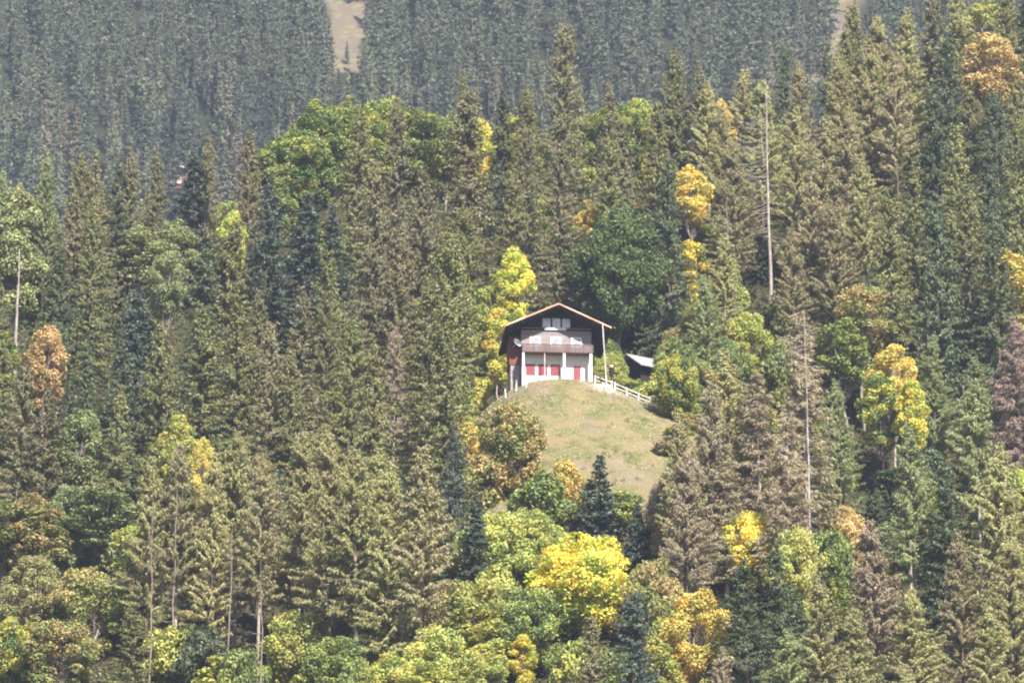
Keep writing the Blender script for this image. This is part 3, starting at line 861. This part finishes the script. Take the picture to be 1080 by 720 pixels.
# flower boxes and ledges
build('upper_rail', S['grey'], ch, lambda b: box(b, -4.55, 4.4, -.09, -.03, 6.98, 7.06))
build('ledge', S['whitepaint'], ch, lambda b: box(b, -1.65, 1.15, -.2, -.0, 6.80, 7.10))
def window(xc, wd, z0, z1, y, cols, parent, fm, pm, fw=.11):
    def frame(b):
        box(b, xc-wd/2, xc+wd/2, y-.06, y, z1-fw, z1); box(b, xc-wd/2, xc+wd/2, y-.06, y, z0, z0+fw)
        box(b, xc-wd/2, xc-wd/2+fw, y-.06, y, z0+fw, z1-fw); box(b, xc+wd/2-fw, xc+wd/2, y-.06, y, z0+fw, z1-fw)
        for i in range(1, cols): xx_ = xc-wd/2+wd*i/cols; box(b, xx_-.025, xx_+.025, y-.055, y, z0+fw, z1-fw)
    wn = build('window', fm, parent, frame)
    build('pane', pm, wn, lambda b: box(b, xc-wd/2+fw, xc+wd/2-fw, y-.03, y-.004, z0+fw, z1-fw)); return wn
for xc in (-2.83, -.18, 2.46): window(xc, 1.36, 4.55, 5.86, -.0, 1, ch, S['whitepaint'], S['curtain'], .16)
for xc in (-1.36, -.1, 1.16): window(xc, 1.14, 7.12, 8.45, .055, 1, ch, S['dark'], S['glass'], .05)
def shutter(xc, wd, z0, z1):
    def f(b):
        box(b, xc-wd/2, xc-.012, -.07, -.002, z0, z1); box(b, xc+.012, xc+wd/2, -.07, -.002, z0, z1)
        for q in range(7):
            zz_ = z0+.12+q*(z1-z0-.24)/6.5; box(b, xc-wd/2+.08, xc-.08, -.085, -.07, zz_, zz_+.1); box(b, xc+.08, xc+wd/2-.08, -.085, -.07, zz_, zz_+.1)
    return build('shutter', S['red'], ch, f)
for xc in (-3.44, -1.86, -.27): shutter(xc, 1.2, .75, 2.2)
dr = build('door', S['red'], ch, lambda b: (box(b, 2.08, 3.0, -.06, -.002, -.3, 2.05), [box(b, 2.2, 2.88, -.075, -.06, .15+i*.62, .6+i*.62) for i in range(3)]))
build('door_handle', S['metal'], dr, lambda b: box(b, 2.14, 2.2, -.12, -.078, .95, 1.1))
# satellite dish on the wing
def dish(b):
    n = 18; rings = 5; vv = []
    for i in range(rings+1):
        r = .62*i/rings; vv.append([b.verts.new((r*math.cos(2*math.pi*k/n), -.02-.28*(r/.62)**2, r*math.sin(2*math.pi*k/n))) for k in range(n)] if i else [b.verts.new((0, -.02, 0))])
    for k in range(n): b.faces.new((vv[0][0], vv[1][k], vv[1][(k+1) % n]))
    for i in range(1, rings):
        for k in range(n): b.faces.new((vv[i][k], vv[i+1][k], vv[i+1][(k+1) % n], vv[i][(k+1) % n]))
ds_ = build('satellite_dish', S['whitepaint'], ch, dish); ds_.location = (-5.25, .35, 5.0); ds_.rotation_euler = (R(-25), 0, R(40))
sm = ds_.modifiers.new('thick', 'SOLIDIFY'); sm.thickness = .03
build('dish_arm', S['metal'], ds_, lambda b: (box(b, -.03, .03, -.7, -.05, -.45, -.40), box(b, -.05, .05, -.78, -.68, -.46, -.30), box(b, -.03, .03, .0, .85, -.04, .04)))
# someone-sized clutter on the balcony: two plant pots
for xx_, hh in ((4.05, .5), (-3.9, .3)):
    pass

# leaning pole
px, py = 12.05, 497.2
pz = tz(px, py)
def pole(b):
    bmesh.ops.create_cone(b, cap_ends=True, segments=8, radius1=.11, radius2=.07, depth=9.2, matrix=Matrix.Translation((0, 0, 4.4)))
o = build('pole', S['pole'], None, pole); o.location = (px, py, pz-.1); o.rotation_euler = (0, R(-3.2), 0)
tag(o, 'tall thin grey pole leaning beside the right corner of the chalet', 'pole')

# rail fence running down the right flank
fx = [(10.6, 498.6), (12.7, 498.4), (13.1, 498.3), (14.6, 498.2), (16.1, 498.1), (17.6, 498.0), (19.0, 497.9), (20.4, 497.8)]
fn_ = obj('rail_fence', None); fn_.location = (fx[0][0], fx[0][1], tz(*fx[0]))
tag(fn_, 'whitewashed two-rail timber fence descending from the chalet towards the bushes', 'fence')
def F3(k, h): return Vector((fx[k][0]-fx[0][0], fx[k][1]-fx[0][1], tz(*fx[k])-tz(*fx[0])+h))
for k in range(len(fx)):
    p = F3(k, 0); wd = .07 if k not in (1, 2) else .10
    build('fence_post', S['whitewood'], fn_, lambda b: box(b, p.x-wd, p.x+wd, p.y-wd, p.y+wd, p.z-.3, p.z+1.1))
def beam(b, a, c, r_):
    d_ = c-a; q = d_.to_track_quat('X', 'Z').to_matrix(); m_ = Matrix.Translation((a+c)/2)@q.to_4x4()
    bmesh.ops.create_cube(b, size=1, matrix=m_@Matrix.Diagonal((d_.length, r_*.6, r_*1.4, 1)))
for k in range(len(fx)-1):
    if k == 1: continue
    for h in (.42, .92): build('fence_rail', S['whitewood'], fn_, lambda b, k=k, h=h: beam(b, F3(k, h)+Vector((0, -.08, 0)), F3(k+1, h)+Vector((0, -.08, 0)), .075))

# stone steps below the right corner
st = obj('stone_steps', None); st.location = (11.2, 496.6, tz(11.2, 496.6))
tag(st, 'pale stone steps at the foot of the leaning pole', 'steps')
for k in range(4):
    yk = 498.0-k*.55; zk = tz(11.2+.25*k, yk)-st.location.z
    build('step', S['stone'], st, lambda b: box(b, -1.4+.25*k, 1.1+.25*k, yk-.5-496.6, yk+.04-496.6, zk-.5, zk+.16), bevel=.02)

# old fence stakes by the left brow
for k, (sx_, sy_, hh) in enumerate(((.5, 497.2, 1.0), (-.8, 497.2, 1.2), (1.8, 496.4, .8))):
    o = build('fence_stake', S['whitewood'], None, lambda b: box(b, -.07, .07, -.07, .07, -.3, hh), bevel=.015)
    o.location = (sx_, sy_, tz(sx_, sy_)); o.rotation_euler = (0, R((4, -5, 3)[k]), R(20*k))
    tag(o, ('pale wooden stake standing between two others left of the chalet', 'pale wooden stake farthest from the chalet on the left brow', 'short pale wooden stake nearest the chalet front')[k], 'stake', 'stakes on the left brow of the knoll')

# shed with pale metal roof
sh_ = obj('shed', None); gx, gy = 18.0, 526.0; sh_.location = (gx, gy, tz(gx, gy)+2.3); sh_.rotation_euler = (0, 0, R(-56))
tag(sh_, 'dark timber shed with pale metal roof half hidden by bushes right of the chalet', 'shed')
build('wall', S['dark'], sh_, lambda b: prism(b, [(-2.4, -2.5), (2.4, -2.5), (2.4, .55), (0, 2.1), (-2.4, .55)], -2.6, 2.8))
build('roof', S['metal'], sh_, lambda b: (prism(b, [(0, 2.26), (0, 2.38), (-3.4, .07), (-3.4, -.05)], -3.3, 3.4), prism(b, [(.002, 2.26), (.002, 2.38), (3.4, .07), (3.4, -.05)], -3.3, 3.4)))
build('door', S['soffit'], sh_, lambda b: box(b, -1.1, 1.1, -2.64, -2.602, -2.4, .6))

# far cottage behind the spruces
hc = obj('red_cottage', None); y = 1146.0; x = (170-540)*(y*CP+tz(-104, y)*SP)/FPX
while proj(x, y, tz(x, y)+8.2)[1] > 175: y += 1.
hc.location = (x, y, tz(x, y)); hc.scale = (1.5,)*3; hc.rotation_euler = (0, 0, R(-8))
CT = (x, y)
tag(hc, 'red boarded cottage with pale roof edge glimpsed far off between spruce tips', 'cottage')
build('wall', S['redwood'], hc, lambda b: prism(b, [(-2.6, -3), (2.6, -3), (2.6, 4.2), (0, 5.1), (-2.6, 4.2)], 0, 6))
build('roof', S['whitewood'], hc, lambda b: (prism(b, [(0, 5.3), (0, 5.5), (-3.6, 4.35), (-3.6, 4.15)], -1, 7), prism(b, [(.002, 5.3), (.002, 5.5), (3.6, 4.35), (3.6, 4.15)], -1, 7)))
window(-.9, .9, 1.6, 2.8, -.002, 2, hc, S['whitepaint'], S['glass'], .1); window(1.1, .9, 1.6, 2.8, -.002, 2, hc, S['whitepaint'], S['glass'], .1)

# garden lamp by the pale trunk
gl = obj('garden_lamp', None); x, y = 12.9, 506.5; gl.location = (x, y, tz(x, y))
tag(gl, 'dark garden lamp post with round pale globe behind the fence corner', 'garden lamp')
build('post', S['soffit'], gl, lambda b: bmesh.ops.create_cone(b, cap_ends=True, segments=10, radius1=.09, radius2=.07, depth=3.2, matrix=Matrix.Translation((0, 0, 1.5))))
build('globe', S['whitepaint'], gl, lambda b: bmesh.ops.create_icosphere(b, subdivisions=2, radius=.24, matrix=Matrix.Translation((0, 0, 4.45))))
build('lantern', S['soffit'], gl, lambda b: bmesh.ops.create_cone(b, cap_ends=True, segments=10, radius1=.24, radius2=.34, depth=1.1, matrix=Matrix.Translation((0, 0, 3.66))))

# ------------------------------------------------------------------ the tall bleached snag and other bare trunks
def snag(u, v, H, r0, nbr, seed, label, left=1.0, lo=.3, hi=.95, blen=4.5, group=None, name='dead_tree', ymin=300, kink=0, matk='deadwood', bot=.0):
    rg = np.random.default_rng(seed); x, y = locate(u, v, H, ymin)
    r0 = r0*.82; root = obj(name, None); root.location = (x, y, tz(x, y)-.2); tag(root, label, 'dead tree', group)
    t_ = MB(); q = np.linspace(0, 1, 12); off = np.cumsum(rg.normal(0, .05+kink, (12, 2)), 0); off[0] = 0
    P = np.column_stack([off, q*H]); t_.tube(P, r0*(1-q*.8), 8); obj('trunk', t_.mesh('trunk', M[matk], True), root)
    for k in range(nbr):
        b_ = MB(); s = lo+(hi-lo)*(k+.5)/nbr; c = np.array([np.interp(s, q, P[:, i]) for i in range(3)])
        side = -1 if rg.random() < left else 1
        az = (math.pi if side < 0 else 0)+rg.normal(0, .5); Ln = blen*(1.15-.6*s)*rg.uniform(.55, 1.1)*(1 if side < 0 else .45)
        up = rg.uniform(-.05, .22); e = np.linspace(0, 1, 7)[:, None]; dv = np.array([math.cos(az), math.sin(az), up])
        path_ = c+dv*Ln*e; path_[:, 2] += -Ln*.16*np.sin(e[:, 0]*math.pi)+rg.normal(0, .05, 7); path_[0] = c
        b_.tube(path_, (.05*(1-e[:, 0])+.012), 4)
        for j in range(int(Ln*7)):
            g = rg.uniform(.25, 1); c2 = np.array([np.interp(g, e[:, 0], path_[:, i]) for i in range(3)])
            d2 = np.array([rg.normal(0, .35)+.4*dv[0], rg.normal(0, .5), -rg.uniform(-.1, .5)]); d2 *= rg.uniform(.3, .8)
            b_.tube(np.array([c2, c2+d2*.5+[0, 0, .03], c2+d2]), [.016, .012, .005], 3)
        obj('branch', b_.mesh('branch', M[matk]), root)
    return root
snag(808, 86, 34, .34, 44, 3, 'tallest bleached dead conifer, bare branches reaching left from its white trunk', left=.86, lo=.28, hi=.9, blen=7.5)
snag(775, 205, 24, .16, 10, 4, 'thin crooked pale dead tree just left of the tall bleached snag', left=.5, blen=2.4, kink=.12)
snag(849, 330, 32, .22, 44, 5, 'dead trunk rising through the grey-brown larches right of the shed', left=.45, lo=.1, blen=3.4, kink=.03)
snag(21, 262, 19, .34, 4, 15, 'thick white bare trunk under the pale green crown at the left edge', left=.5, blen=1.2, lo=.6)
snag(956, 440, 23, .26, 6, 6, 'leaning white birch-like trunk below the golden leaves on the right', left=.5, blen=1.4, lo=.5)
for u_, v_, lb in ((190, 512, 'second from the left'), (162, 530, 'leftmost'), (240, 560, 'third from the left'), (278, 590, 'fourth from the left')):
    snag(u_, v_, 25 if u_ < 200 else 22, .17, 12, int(u_), 'thin pinkish bare trunk, '+lb+' in the larch row', left=.5, blen=2.0, lo=.35, kink=.03, matk='twig', group='bare trunks in the larch row')
snag(700, 4, 24, .25, 4, 13, 'bare grey trunk rising on the ridge above the round dark tree', left=.5, blen=1.4, ymin=540) if False else None

# grass tufts on the knoll
rg = np.random.default_rng(77); g = MB(); nG = 24000
gx_ = rg.uniform(-14, 28, nG); gy_ = rg.uniform(462, 513, nG)
ok = (rg.random(nG) < in_meadow(gx_, gy_)) & ~((gx_ > 0) & (gx_ < 10.6) & (gy_ > 498.6) & (gy_ < 510)) & (np.hypot((gx_-12.2)*.8, gy_-497) > 1.6)
gx_, gy_ = gx_[ok], gy_[ok]; n = len(gx_); P = np.column_stack([gx_, gy_, terrain(gx_, gy_)-.03])
D = np.column_stack([rg.normal(0, .06, n), rg.uniform(.06, .2, n), rg.uniform(.12, .3, n)]); a_ = rg.uniform(-.7, .7, n)
Wv = np.column_stack([np.cos(a_), np.sin(a_)*.4, 0*a_])*rg.uniform(.04, .1, n)[:, None]
kites(g, P, D, Wv, rg, .3, .9)
qx, qy = rg.uniform(-12, 26, 420), rg.uniform(464, 512, 420)      # taller weeds in loose clumps
for x_, y_ in zip(qx, qy):
    if math.sin(x_*.55+1)+math.sin(y_*.4) < .1 or float(in_meadow(x_, y_)) < .3 or (0 < x_ < 11 and y_ > 495): continue
    k = rg.integers(6, 14); ax_, ay_ = x_+rg.normal(0, .18, k), y_+rg.normal(0, .18, k)
    Pk = np.column_stack([ax_, ay_, terrain(ax_, ay_)-.03]); Dk = np.column_stack([rg.normal(0, .12, k), rg.normal(0, .1, k), rg.uniform(.25, .6, k)])
    kites(g, Pk, Dk, np.column_stack([rg.uniform(.03, .07, k), 0*ax_, 0*ax_]), rg, 0, .5)
gm = g.mesh('grass', M['leaf']); o = obj('meadow_grass', gm); o.color = (.24, .20, .105, 1); o['tint'] = [.15, .155, .065]
tag(o, 'dry short grass covering the open knoll below the chalet', 'grass', kind='stuff')
# undergrowth on the wood's floor
g = MB(); nG = 170000; gx_ = rg.uniform(-80, 85, nG); gy_ = rg.uniform(405, 600, nG)
ok = (in_meadow(gx_, gy_) < .3) & ~((gx_ > -3) & (gx_ < 24) & (gy_ > 496) & (gy_ < 522)); gx_, gy_ = gx_[ok], gy_[ok]; n = len(gx_)
leaves(g, np.column_stack([gx_, gy_, terrain(gx_, gy_)+rg.uniform(.02, 1.3, n)**1.3]), .24, rg, .6)
o = obj('undergrowth', g.mesh('undergrowth', M['leaf'])); o.color = (.06, .085, .03, 1); o['tint'] = [.13, .11, .045]
tag(o, 'low leafy undergrowth on the floor of the wood', 'undergrowth', kind='stuff')

# ------------------------------------------------------------------ labels that single each tree out
ANCH = [(50, 150, 'on the skyline left of the red cottage'), (140, 150, 'on the skyline beside the red cottage'), (165, 240, 'on the slope below the red cottage'), (250, 170, 'on the ridge right of the red cottage'),
 (330, 100, 'at the left end of the leafy ridge'), (440, 80, 'on the leafy ridge crest'), (300, 220, 'among the bluish firs left of centre'), (430, 200, 'in the tall spruces below the leafy ridge'), (570, 80, 'on the ridge above the chalet'),
 (560, 170, 'between the ridge and the chalet'), (530, 300, 'right behind the chalet on its left'), (640, 210, 'around the round dark tree behind the chalet'), (680, 90, 'on the ridge above the round dark tree'), (735, 220, 'left of the bleached snag'),
 (780, 90, 'near the tip of the bleached snag'), (860, 130, 'just right of the bleached snag'), (880, 50, 'on the crest right of the snag'), (1030, 20, 'around the orange tree in the top right corner'), (1000, 150, 'below the orange tree on the upper right'),
 (870, 240, 'right of the foot of the bleached snag'), (1030, 230, 'on the steep wood at the right edge'), (930, 340, 'around the golden tree on the right'), (30, 230, 'by the pale-trunked tree at the left edge'), (40, 370, 'near the orange bush at the left edge'),
 (160, 330, 'in the dark spruces left of centre'), (250, 320, 'in the dark spruces above the larch row'), (350, 320, 'above the larch row, left of the chalet'), (450, 320, 'immediately left of the chalet and meadow'), (740, 360, 'beside the shed'), (830, 400, 'in the grey dead larches right of the meadow'),
 (1060, 370, 'beside the pinkish dead larch at the right edge'), (50, 460, 'above the lower left broadleaf trees'), (210, 460, 'at the left end of the larch row'), (380, 470, 'at the right end of the larch row'), (500, 480, 'at the left foot of the meadow'), (620, 500, 'at the bottom of the meadow'),
 (720, 480, 'at the right foot of the meadow'), (960, 470, 'below the golden tree on the right'), (60, 560, 'in the lower left corner'), (170, 640, 'beneath the larch row on the left'), (350, 640, 'beneath the larch row on the right'), (520, 590, 'left of the broad yellow tree'), (640, 600, 'around the broad yellow tree'),
 (740, 620, 'near the golden tree at the lower edge'), (840, 580, 'in the dark spruces at lower right'), (1000, 600, 'in the lower right corner')]
ORD = ['first', 'second', 'third', 'fourth', 'fifth', 'sixth', 'seventh', 'eighth', 'ninth', 'tenth', 'eleventh', 'twelfth', 'thirteenth', 'fourteenth', 'fifteenth', 'sixteenth']
NUM = ['', 'one', 'two', 'three', 'four', 'five', 'six', 'seven', 'eight', 'nine', 'ten', 'eleven', 'twelve']
def drop(T):
    for c in list(T['o'].children): bpy.data.objects.remove(c)
    bpy.data.objects.remove(T['o'])
_gone = {235, 236, 238, 239, 240, 242, 243, 247, 250, 252, 254, 258, 260, 272, 279, 284, 289, 291, 297, 305, 310, 327, 338, 347, 369, 373, 374, 380, 384, 385, 387, 388, 389, 390, 393, 396, 397, 398, 399, 400, 402, 403, 404, 405, 406, 408, 409, 410, 411, 412, 413, 414, 415, 416, 417, 418, 419, 420, 421, 424, 425, 426, 427, 428, 429, 430, 436, 437, 438, 439, 440, 441, 442, 443, 444, 445, 451, 452, 453, 454, 455, 456, 457, 458, 459, 460, 461, 462, 463, 464, 465, 466, 467, 468, 469, 470, 471, 472, 473, 474, 475, 476, 477, 478, 479, 480, 481, 482, 483, 484, 485, 486, 487, 488, 489, 490, 491, 492, 493, 494, 495, 496, 497, 498, 499, 500, 501, 502, 503, 504, 505, 506, 507, 508, 509, 510, 511, 512, 513, 514, 515, 516, 517, 518, 519}
for k in _gone: drop(TREES[k])
TREES = [T for k, T in enumerate(TREES) if k not in _gone]
for k in (0, 29, 30, 32, 34, 38, 40, 43, 50, 56, 71, 73, 96, 101, 106, 114, 117, 130, 148, 158, 161, 163, 172,): bpy.data.objects.remove(FARO[k])

groups = {}
for T in TREES:
    a = min(ANCH, key=lambda q: (q[0]-T['u'])**2+1.4*(q[1]-T['v']-12)**2)[2]
    groups.setdefault((a, T['col'], NAMES[T['kind']][0]), []).append(T)
for (a, colr, nm), ts in groups.items():
    ts.sort(key=lambda T: T['u'])
    base = f"{colr} {nm.replace('_', ' ')} {a}"
    for k, T in enumerate(ts):
        if len(ts) == 1: lb = base
        elif len(ts) == 2: lb = base+(', left one', ', right one')[k]
        elif k == 0: lb = base+', leftmost'
        elif k == len(ts)-1: lb = base+', rightmost'
        else: lb = base+f', {ORD[min(k, 15)]} from left'
        T['o']['label'] = lb
        T['o']['group'] = {'spruce_tree': 'spruces on the slope', 'fir_tree': 'firs on the slope', 'young_spruce': 'young spruces', 'larch_tree': 'larches on the slope', 'dead_larch': 'dead larches', 'broadleaf_tree': 'broadleaf trees on the slope', 'bush': 'bushes on the slope'}[nm]

# ------------------------------------------------------------------ the air between: haze
m, t = mat('haze'); pv = N(t, 'ShaderNodeVolumePrincipled'); pv.inputs['Color'].default_value = (.63, .71, 1, 1); pv.inputs['Density'].default_value = HAZE; pv.inputs['Anisotropy'].default_value = .1
o = N(t, 'ShaderNodeOutputMaterial'); t.links.new(pv.outputs[0], o.inputs['Volume'])
hz = build('haze', m, None, lambda b: box(b, -2700, 2700, -200, 2700, -12, 700)); tag(hz, kind='stuff')
print('trees', len(TREES))
